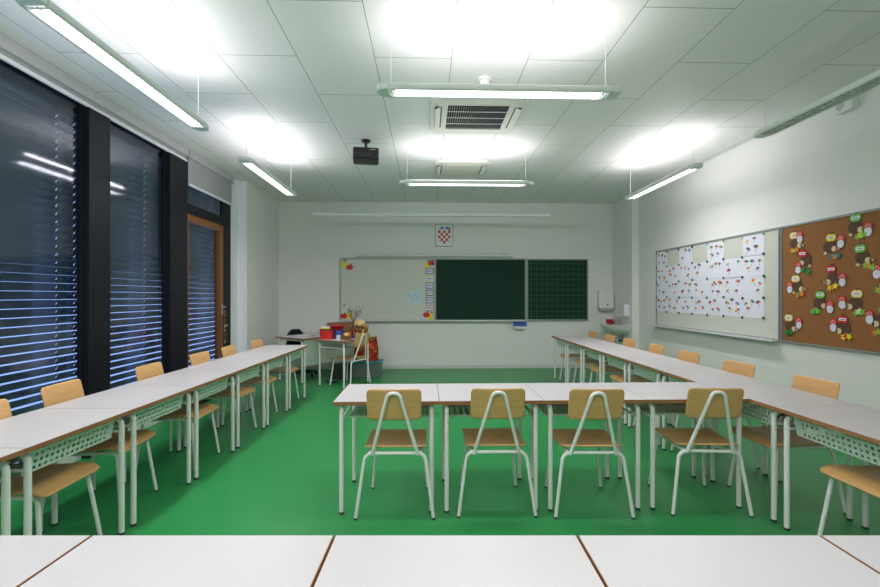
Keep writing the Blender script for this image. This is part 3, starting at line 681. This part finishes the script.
for i, (c, ap, mu, bd, lf, fd) in enumerate(hogs):
    oy, oz = bd
    r = empty('paper_hedgehog', (XR - .0195, oy - .033, oz), RZ, 'paper hedgehog with %s apple tag, %s' % (c, place[i]), 'paper hedgehog', 'paper hedgehogs on the cork board')
    loc = lambda p_: (oy - p_[0], p_[1] - oz)
    s_ = .84
    ol = []
    for k in range(44):
        t = 2 * PI * k / 44; rr = (.078 if k % 2 else .062) * random.uniform(.95, 1.08) * s_; ol.append((rr * 1.08 * math.cos(t), rr * math.sin(t)))
    MB().prism(ol, -.004, -.0015).build('body', M_brn, r, smooth=False)
    fx = .052 if fd else -.052; sg = 1 if fd else -1
    f = MB(); f.use(M_beige).disc(fx, -.028, .030, -.0055, -.004, 12, 1.0, .9).prism([(fx + sg * .012, -.012), (fx + sg * .060, -.030), (fx + sg * .012, -.050)][::sg], -.0055, -.004)
    f.use(M_ink).disc(fx + sg * .060, -.030, .008, -.0064, -.0050, 8).disc(fx + sg * .012, -.020, .0045, -.0062, -.0055, 8)
    f.build('face', None, r, smooth=False)
    MB().disc(-sg * .042, -.062, .014, -.0052, -.004, 10, 1.2).build('paw', M_beige, r, smooth=False)
    x, z = loc(lf); l1, l2 = lv[i]; f = MB()
    for q in range(3):
        a0 = random.uniform(0, 6.28); cx_, cz_ = x + (q - 1) * .028, z + random.uniform(-.014, .014); mm = (l1, l2, l1)[q]
        ol = [(cx_ + (.036 if k % 2 == 0 else .017) * math.cos(a0 + PI * k / 5), cz_ + (.036 if k % 2 == 0 else .017) * math.sin(a0 + PI * k / 5)) for k in range(10)]
        f.use(mm).prism(ol, -.0085 - .0012 * q, -.0065)
    f.build('leaf', None, r, smooth=False)
    x, z = loc(ap); am = {'yellow': M_yel if i % 2 else M_pyel, 'green': M_lime, 'red': M_red}[c]
    f = MB(); f.use(am).disc(x - .016, z, .036, -.0078, -.0055, 12).disc(x + .016, z, .036, -.0082, -.0055, 12); f.use(M_brn).box(x - .003, x + .003, -.0086, -.006, z + .03, z + .050)
    f.use(M_dgrn).prism([(x, z + .036), (x + .02, z + .052), (x + .03, z + .04)], -.0086, -.006)
    f.build('apple_tag', None, r, smooth=False)
    f = MB(); f.use(M_paper).rbox(x - .036, x + .036, -.0096, -.0084, z - .012, z + .014, .004, axis='y'); f.use(M_ink).box(x - .022, x + .022, -.0102, -.0096, z - .002, z + .004)
    f.build('name_label', None, r, smooth=False)
    x, z = loc(mu); f = MB()
    f.use(M_lil).disc(x, z - .030, .034, -.0080, -.0058, 16, .95, 1.15)
    f.use(M_ink).disc(x - .010, z - .026, .003, -.0088, -.008, 6).disc(x + .010, z - .026, .003, -.0088, -.008, 6)
    f.build('mushroom_stem', None, r, smooth=False)
    ol = [(x + .044 * math.cos(PI * k / 12), z + .004 + .050 * math.sin(PI * k / 12)) for k in range(13)]
    f = MB(); f.use(M_red).prism(ol, -.0100, -.0082); f.use(M_white)
    for dx, dz in ((-.022, .016), (0, .036), (.022, .016), (0, .014), (-.012, .028), (.014, .030)): f.disc(x + dx, z + dz, .0048, -.0108, -.01, 8)
    f.build('mushroom_cap', None, r, smooth=False)
# alarm sensor
s = empty('motion_sensor', (XR, 3.87, 3.19), RZ, 'small white box sensor with round grey eye high on the right wall', 'sensor')
MB().rbox(-.085, .085, -.06, 0, -.065, .065, .02, axis='y').build('case', M_white, s, bevel=.005)
MB().disc(-.035, .0, .035, -.068, -.0605, 16).build('sensor_eye', M_alu, s)

# ------------------------------------------------------------------ wash corner
t = empty('towel_dispenser', (3.565, YB, 1.155), 0, 'white metal paper towel dispenser on the back wall beside the grid board', 'dispenser')
MB().rbox(-.145, .145, -.125, 0, .05, .405, .02, axis='y').build('case', M_white, t, bevel=.005)
MB().rbox(-.13, .13, -.115, -.002, 0, .049, .02, axis='y').build('chute', M_alu, t)
MB().disc(.02, .12, .014, -.128, -.1255, 8).build('lock', M_dark, t)
s = empty('soap_dispenser', (3.74, 8.02, 1.04), RZ, 'white wall soap dispenser above the sink', 'dispenser')
MB().rbox(-.055, .055, -.095, 0, .03, .25, .02, axis='y').build('case', M_paper, s, bevel=.005)
MB().rbox(-.045, .045, -.11, -.001, -.005, .029, .008, axis='y').build('push_lever', M_alu, s)
s = empty('sink', (3.74, 8.20, .90), 0, 'white ceramic wash basin in the niche at the back right', 'sink')
mb = MB(); N = 28; rings = []
def half(rx, ry, z): return [(-rx * math.sin(PI * k / (N - 1)), -ry * math.cos(PI * k / (N - 1)), z) for k in range(N)]
prof = [(.20, .18, -.17), (.31, .25, -.135), (.40, .29, -.075), (.43, .305, -.012), (.44, .31, 0), (.425, .295, .004), (.40, .27, -.01), (.33, .22, -.07), (.20, .14, -.11), (.04, .03, -.115)]
vs = [p_ for a_, b_, z_ in prof for p_ in half(a_, b_, z_)]
fs = [(i * N + k, i * N + k + 1, (i + 1) * N + k + 1, (i + 1) * N + k) for i in range(len(prof) - 1) for k in range(N - 1)]
fs.append(tuple(range(N))); mb.add(vs, fs); mb.box(-.075, 0, -.295, .295, -.012, .004)
mb.build('basin', M_ceram, s)
MB().tube(fillet([(-.20, 0, -.165), (-.20, 0, -.30), (-.12, 0, -.33), (-.10, 0, -.24), (-.001, 0, -.24)], .03), .018).build('drain_pipe', M_steel, s)
for y in (-.09, .07): MB().tube(fillet([(-.04, y, -.30), (-.06, y, -.25), (-.05, y * .4, -.16)], .02), .008, 8).build('supply_hose', M_steel, s)
for y in (-.09, .07): MB().tube([(-.06, y, -.31), (-.001, y, -.31)], .016, 10).build('stop_valve', M_dark, s)
f = empty('faucet', (3.69, 8.24, .904), 0, 'chrome mixer tap on the wash basin', 'faucet')
MB().tube([(0, 0, 0), (0, 0, .10)], .021).build('tap_body', M_steel, f)
MB().tube(fillet([(0, 0, .06), (-.06, 0, .095), (-.15, 0, .075)], .03), .011).build('spout', M_steel, f)
MB().tube([(0, 0, .10), (-.02, 0, .125), (-.12, 0, .150)], [.016, .010, .007]).build('lever', M_steel, f)
o = MB().rbox(-.07, .07, -.05, .05, 0, .085, .015).build('red_sponge_box', mat('dark_red_plastic', s2l(170, 25, 45), .4)); o.location = (3.60, 8.47, .9045); o.rotation_euler = (0, 0, .1); tag(o, 'small dark red box on the rim of the wash basin', 'box')

# ------------------------------------------------------------------ teacher's corner
u = Vector((.57, .82, 0)).normalized(); v = Vector((-.82, .57, 0)).normalized()
A = Vector((-2.02, 7.16, 0)); ang = math.atan2(u.y, u.x); ctr = A + u * .60 + v * .355
t = empty('teacher_desk', ctr, ang, 'white teacher desk with pale side panel in the back left corner', 'desk')
tp = MB(); tp.use(M_edge).box(-.60, .60, -.355, .355, .726, .7488); tp.use(M_top).box(-.599, .599, -.354, .354, .7488, .75); tp.build('tabletop', None, t, smooth=False)
MB().box(-.56, .56, -.325, -.31, .29, .725).build('modesty_panel', mat('pale_green_panel', (.60, .69, .60), .5), t, smooth=False)
for sx in (-1, 1):
    for sy in (-1, 1): 
        lg = MB().tube(fillet([(sx * .56, 0, .708), (sx * .56, sy * .285, .708), (sx * .56, sy * .285, .012)], .05), .0155).build('leg', M_paint, t)
        MB().tube([(sx * .56, sy * .285, 0), (sx * .56, sy * .285, .014)], .0168).build('rubber_foot', M_rub, lg)
def on_desk(mb, name, x, y, z, rz, label, cat, m=None, **k):
    o = mb.build(name, m, **k); o.location = (x, y, z); o.rotation_euler = (0, 0, rz); tag(o, label, cat); return o
on_desk(MB().box(-.105, .105, -.148, .148, 0, .003), 'paper_sheet', -2.12, 7.72, .7503, ang + .3, 'white sheet of paper lying on the teacher desk', 'paper', M_paper, smooth=False)
on_desk(MB().tube([(-.07, 0, .005), (.06, 0, .005), (.075, 0, .005)], [.005, .005, .001], 8), 'pen', -1.99, 7.62, .7503, ang, 'small dark pen on the teacher desk', 'pen', M_dark)
on_desk(MB().rbox(-.16, .16, -.17, .17, 0, .205, .004), 'cardboard_box', -1.60, 8.05, .7503, ang, 'plain brown cardboard box on the teacher desk behind the red bowl', 'box', M_edge)
# office chair with black jacket behind the teacher desk
oc = empty('office_chair', (-2.24, 7.965, 0), ang + PI, 'black swivel chair behind the teacher desk', 'chair')
for k in range(5):
    a_ = 2 * PI * k / 5 + .3; e_ = MB().tube([(0, 0, .09), (.24 * math.cos(a_), .24 * math.sin(a_), .065)], [.022, .014], 8).build('base_arm', M_dark, oc)
    MB().ball((.24 * math.cos(a_), .24 * math.sin(a_), .028), .028).build('caster', M_dark, e_)
MB().tube([(0, 0, .08), (0, 0, .42)], .025).build('column', M_dark, oc)
MB().rbox(-.20, .20, -.19, .19, .42, .48, .07, 5).build('seat', M_dark, oc, bevel=.015)
MB().tube(fillet([(0, 0, .41), (0, -.22, .42), (0, -.235, .60)], .05), .018).build('back_support', M_dark, oc)
MB().rbox(-.17, .17, -.235, -.195, .52, .80, .07, 5, axis='y').build('backrest', M_dark, oc, bevel=.012)
jk = MB(); nx, nz = 16, 10; vs = []
for j in range(nz + 1):
    for i in range(nx + 1):
        t_ = 2 * PI * i / nx; q = j / nz; z = .34 + .495 * q
        w_ = .155 + .045 * math.sin(q * PI) - .085 * max(0, q - .8) * 5 * .7; dpt = .055 + .02 * math.sin(q * 5)
        wob = 1 + .10 * math.sin(3 * t_ + q * 9) + .05 * math.sin(7 * t_ - q * 5)
        vs.append((w_ * wob * math.cos(t_), -.215 + dpt * wob * math.sin(t_), z))
n = nx + 1; jk.add(vs, [(j * n + i, j * n + i + 1, (j + 1) * n + i + 1, (j + 1) * n + i) for j in range(nz) for i in range(nx)] + [tuple(nz * n + i for i in range(nx))])
o = jk.build('jacket', mat('black_cloth', (.008, .008, .010), .9)); o.location = oc.location; o.rotation_euler = oc.rotation_euler
tag(o, 'black jacket draped over the swivel chair back in the corner', 'jacket')

# student desk with craft things and its chair
u2 = Vector((.5, .866, 0)); a2 = math.atan2(u2.y, u2.x)
C2 = Vector((-1.36, 7.19, 0))
o = place_desk(C2.x, C2.y, a2, 'school desk crowded with craft things beside the teacher desk', 'desks in the window row'); o['group'] = 'desks in the back left corner'
place_chair(-1.065, 7.02, R(60), 'wooden school chair at the craft desk in the back left corner', None)
def dk(lx, ly): p_ = C2 + u2 * lx + Vector((-.866, .5, 0)) * ly; return p_.x, p_.y
# lidded red box
x, y = dk(-.22, .17); r = empty('red_box', (x, y, .7503), .05, 'glossy red box at the left front of the craft desk', 'box')
MB().rbox(-.10, .10, -.075, .075, 0, .145, .012).build('box_body', M_red, r)
MB().rbox(-.103, .103, -.078, .078, .1455, .165, .012).build('lid', mat('dark_lid', s2l(40, 40, 60), .4), r)
x2, y2 = x, y
r = empty('marker_pack', (x2 - .02, y2, .9158), .1, 'yellow and white flat pack lying on the red box', 'pack')
MB().rbox(-.075, .075, -.04, .04, 0, .022, .006).build('pack_base', M_yel, r); MB().rbox(-.07, .07, -.035, .035, .0225, .036, .006).build('pack_cover', M_paper, r)
x, y = dk(.0, .15); on_desk(MB().rbox(-.11, .11, -.07, .07, 0, .14, .008), 'purple_box', x, y, .7503, a2 - PI / 2 + .3, 'purple box under the red bowl on the craft desk', 'box', M_pur)
r = empty('red_bowl', (x, y, .8908), 0, 'shallow bright red plastic bowl on top of the purple box', 'bowl')
MB().lathe([(.07, 0), (.10, .02), (.125, .065), (.130, .068), (.122, .064), (.098, .026), (.05, .01)], n=28).build('bowl_body', M_red, r)
MB().lathe([(.126, .060), (.137, .062), (.137, .070), (.126, .070)], n=28).build('rim', M_red, r)
x, y = dk(-.20, -.06); r = empty('blue_cup', (x, y, .7503), 0, 'blue and white paper cup between the red box and the fruit basket', 'cup')
MB().lathe([(.035, 0), (.043, .075)], n=20).build('cup_bottom', M_paper, r); MB().lathe([(.0432, .0755), (.047, .135), (.043, .135), (.04, .08)], n=20).build('cup_band', M_blu, r)
def wicker(name, loc, r0, h, label, handle):
    e = empty(name, loc, 0, label, 'basket'); b_ = MB(); n = 26
    for k in range(int(h / .012)):
        z = .006 + k * .012; rr = r0 * (.80 + .22 * (k * .012 / h)); b_.tube([(rr * math.cos(2 * PI * i / n) * (1 + .03 * (-1) ** (i + k)), rr * math.sin(2 * PI * i / n) * (1 + .03 * (-1) ** (i + k)), z) for i in range(n + 1)], .0065, 6)
    b_.lathe([(r0 * .80, 0), (r0 * .80, .006)]); b_.build('woven_body', M_wick, e)
    if handle: MB().tube([(r0 * math.cos(PI * i / 12), 0, h + r0 * 1.1 * math.sin(PI * i / 12)) for i in range(13)], .007, 8).build('handle', M_wick, e)
    return e
M_wick = noisy('wicker', s2l(176, 126, 72), s2l(120, 78, 40), 40, .7)
x, y = dk(-.17, -.20); wicker('fruit_basket', (x, y, .7503), .075, .075, 'small light wicker basket of orange fruit on the craft desk front', False)
for k, (dx, dy, mm, rr) in enumerate([(.025, .025, M_org, .034), (-.03, .02, M_org, .030), (0, -.035, M_pyel, .030)]):
    on_desk(MB().ball((0, 0, 0), rr, 14, 8), 'fruit', x + dx, y + dy, .7503 + .075 + [.012, .008, .008][k], 0, ['large orange round fruit at the right of the small basket', 'orange round fruit at the left of the small basket', 'pale yellow round fruit at the front of the small basket'][k], 'fruit', mm)
x, y = dk(.20, -.165); on_desk(MB().rbox(-.14, .14, -.11, .11, 0, .05, .006), 'flat_box', x, y, .7503, a2, 'flat lilac box under the large wicker basket', 'box', M_pur); bsk = wicker('autumn_basket', (x, y, .8008), .13, .13, 'large round wicker basket with autumn leaves on the craft desk end', False)
lf = MB()
for k in range(60):
    t_ = random.random() * 6.28; z = random.uniform(.03, .17); c = Vector((.135 * math.cos(t_), .135 * math.sin(t_), z)); a_ = random.random() * 6.28
    tg = Vector((-math.sin(t_), math.cos(t_), 0)); up_ = Vector((0, 0, 1)); nr = Vector((math.cos(t_), math.sin(t_), 0)); e1 = tg * math.cos(a_) + up_ * math.sin(a_); e2 = -tg * math.sin(a_) + up_ * math.cos(a_)
    lf.use(random.choice([M_mred, M_org, M_brn, M_pyel, M_oak])).add([c - e1 * .028, c + e2 * .014 + nr * .004, c + e1 * .028, c - e2 * .014 + nr * .004, c + nr * .012], [(0, 1, 4), (1, 2, 4), (2, 3, 4), (3, 0, 4), (0, 3, 2, 1)])
lf.build('leaf_trim', None, bsk, smooth=False)
on_desk(MB().ball((0, 0, 0), .095, 20, 10, .75), 'pumpkin', x, y, .8008 + .185, 0, 'pale straw coloured pumpkin sitting in the large wicker basket', 'pumpkin', mat('straw', s2l(215, 185, 130), .7))
x, y = dk(.27, .03); r = empty('twig_vase', (x, y, .7503), 0, 'slim dark vase with bare dry twigs in front of the whiteboard', 'vase')
MB().lathe([(.030, 0), (.036, .05), (.03, .12), (.018, .17), (.022, .19), (.018, .19), (.012, .165)], n=20).build('vase_body', M_brn, r)
tw = MB().use(mat('dry_twig', s2l(120, 100, 85), .8))
berries = []
for k in range(9):
    a_ = 2 * PI * k / 9; dx, dy = math.cos(a_) * .6, math.sin(a_) * .4
    p0 = Vector((0, 0, .16)); p1 = p0 + Vector((dx * .05, dy * .05, .14)); p2 = p1 + Vector((dx * .17 + .03, dy * .15, .15 + random.uniform(-.03, .04)))
    tw.tube([p0, p1, p2], [.0045, .0035, .002], 6)
    for q in range(5):
        st = p1.lerp(p2, .15 + q * .19); en = st + Vector((random.uniform(-.07, .07), random.uniform(-.05, .05), random.uniform(.02, .09))); tw.tube([st, en], [.0022, .0014], 5); berries.append(en)
tw.build('dry_twigs', None, r)
bb = MB()
for p_ in berries: bb.ball(p_, .006, 6, 4)
bb.build('seed_heads', mat('seed_head', s2l(150, 105, 100), .8), r)
# storage box with red bag
sb = empty('storage_box', (-1.07, 7.86, 0), R(-3), 'clear grey plastic storage box with teal lid on the floor under the back whiteboard', 'storage box')
mb = MB(); vs = []
for z, hx, hy in ((0, .225, .15), (.265, .26, .18)): vs += [(sx * hx, sy * hy, z) for sx, sy in ((-1, -1), (1, -1), (1, 1), (-1, 1))]
mb.add(vs, [(0, 3, 2, 1), (4, 5, 6, 7), (0, 1, 5, 4), (1, 2, 6, 5), (2, 3, 7, 6), (3, 0, 4, 7)]); mb.build('box_body', M_clear, sb, bevel=.012)
MB().rbox(-.275, .275, -.195, .195, .2655, .29, .03).build('lid', M_teal, sb)
bg = empty('gift_bag', (-1.09, 7.86, .2905), R(-3), 'red fabric bag with autumn leaf pattern standing on the storage box', 'bag')
mb = MB(); rows_ = [(0, .20, .10), (.10, .215, .115), (.25, .205, .105), (.36, .19, .07), (.42, .185, .045)]; n = 28; vs = []
for z, hx, hy in rows_:
    for k in range(n):
        t_ = 2 * PI * k / n; sx_ = abs(math.cos(t_)) ** .45 * math.copysign(1, math.cos(t_)); sy_ = abs(math.sin(t_)) ** .45 * math.copysign(1, math.sin(t_)); wb_ = 1 + .02 * math.sin(5 * t_ + z * 20)
        vs.append((sx_ * hx * wb_, sy_ * hy * wb_, z + (.01 * math.sin(4 * t_) if z > .4 else 0)))
mb.add(vs, [(j * n + i, j * n + (i + 1) % n, (j + 1) * n + (i + 1) % n, (j + 1) * n + i) for j in range(4) for i in range(n)] + [tuple(range(n)), tuple(range(4 * n, 5 * n))])
def leafy():
    m = mat('red_leaf_fabric', s2l(170, 25, 25), .8); nt = m.node_tree; b_ = nt.nodes['Principled BSDF']
    tc = nt.nodes.new('ShaderNodeTexCoord'); vo = nt.nodes.new('ShaderNodeTexVoronoi'); vo.inputs['Scale'].default_value = 22
    cr2 = nt.nodes.new('ShaderNodeValToRGB'); cr2.color_ramp.interpolation = 'CONSTANT'
    cr2.color_ramp.elements[0].color = (*s2l(185, 28, 28), 1); cr2.color_ramp.elements[1].position = .58; cr2.color_ramp.elements[1].color = (*s2l(120, 20, 22), 1)
    e_ = cr2.color_ramp.elements.new(.72); e_.color = (*s2l(225, 110, 45), 1); e_ = cr2.color_ramp.elements.new(.86); e_.color = (*s2l(110, 120, 40), 1)
    nt.links.new(tc.outputs['Object'], vo.inputs['Vector']); sp2 = nt.nodes.new('ShaderNodeSeparateColor')
    nt.links.new(vo.outputs['Color'], sp2.inputs[0]); nt.links.new(sp2.outputs[0], cr2.inputs[0]); nt.links.new(cr2.outputs[0], b_.inputs['Base Color'])
    return m
mb.build('bag_body', leafy(), bg)
for sy in (-1, 1): MB().tube([(.06 * math.cos(PI * k / 8), sy * .035, .41 + .07 * math.sin(PI * k / 8)) for k in range(9)], .005, 6).build('handle', M_red, bg)
on_desk(MB().rbox(-.15, .15, -.10, .10, 0, .26, .01), 'grey_box', -1.50, 7.72, 0, ang, 'dark grey box on the floor behind the craft desk', 'box', mat('dark_grey_box', (.05, .055, .055), .5))
pw = empty('power_strip', (-1.58, 7.33, 0), .3, 'small black power strip on the floor under the craft desk', 'power strip')
MB().rbox(-.09, .09, -.025, .025, 0, .035, .01).build('strip_body', M_dark, pw)
for k in range(3): MB().lathe([(.017, .0352), (.017, .039)], (-.05 + .05 * k, 0, 0), 12).build('socket', M_alu, pw)
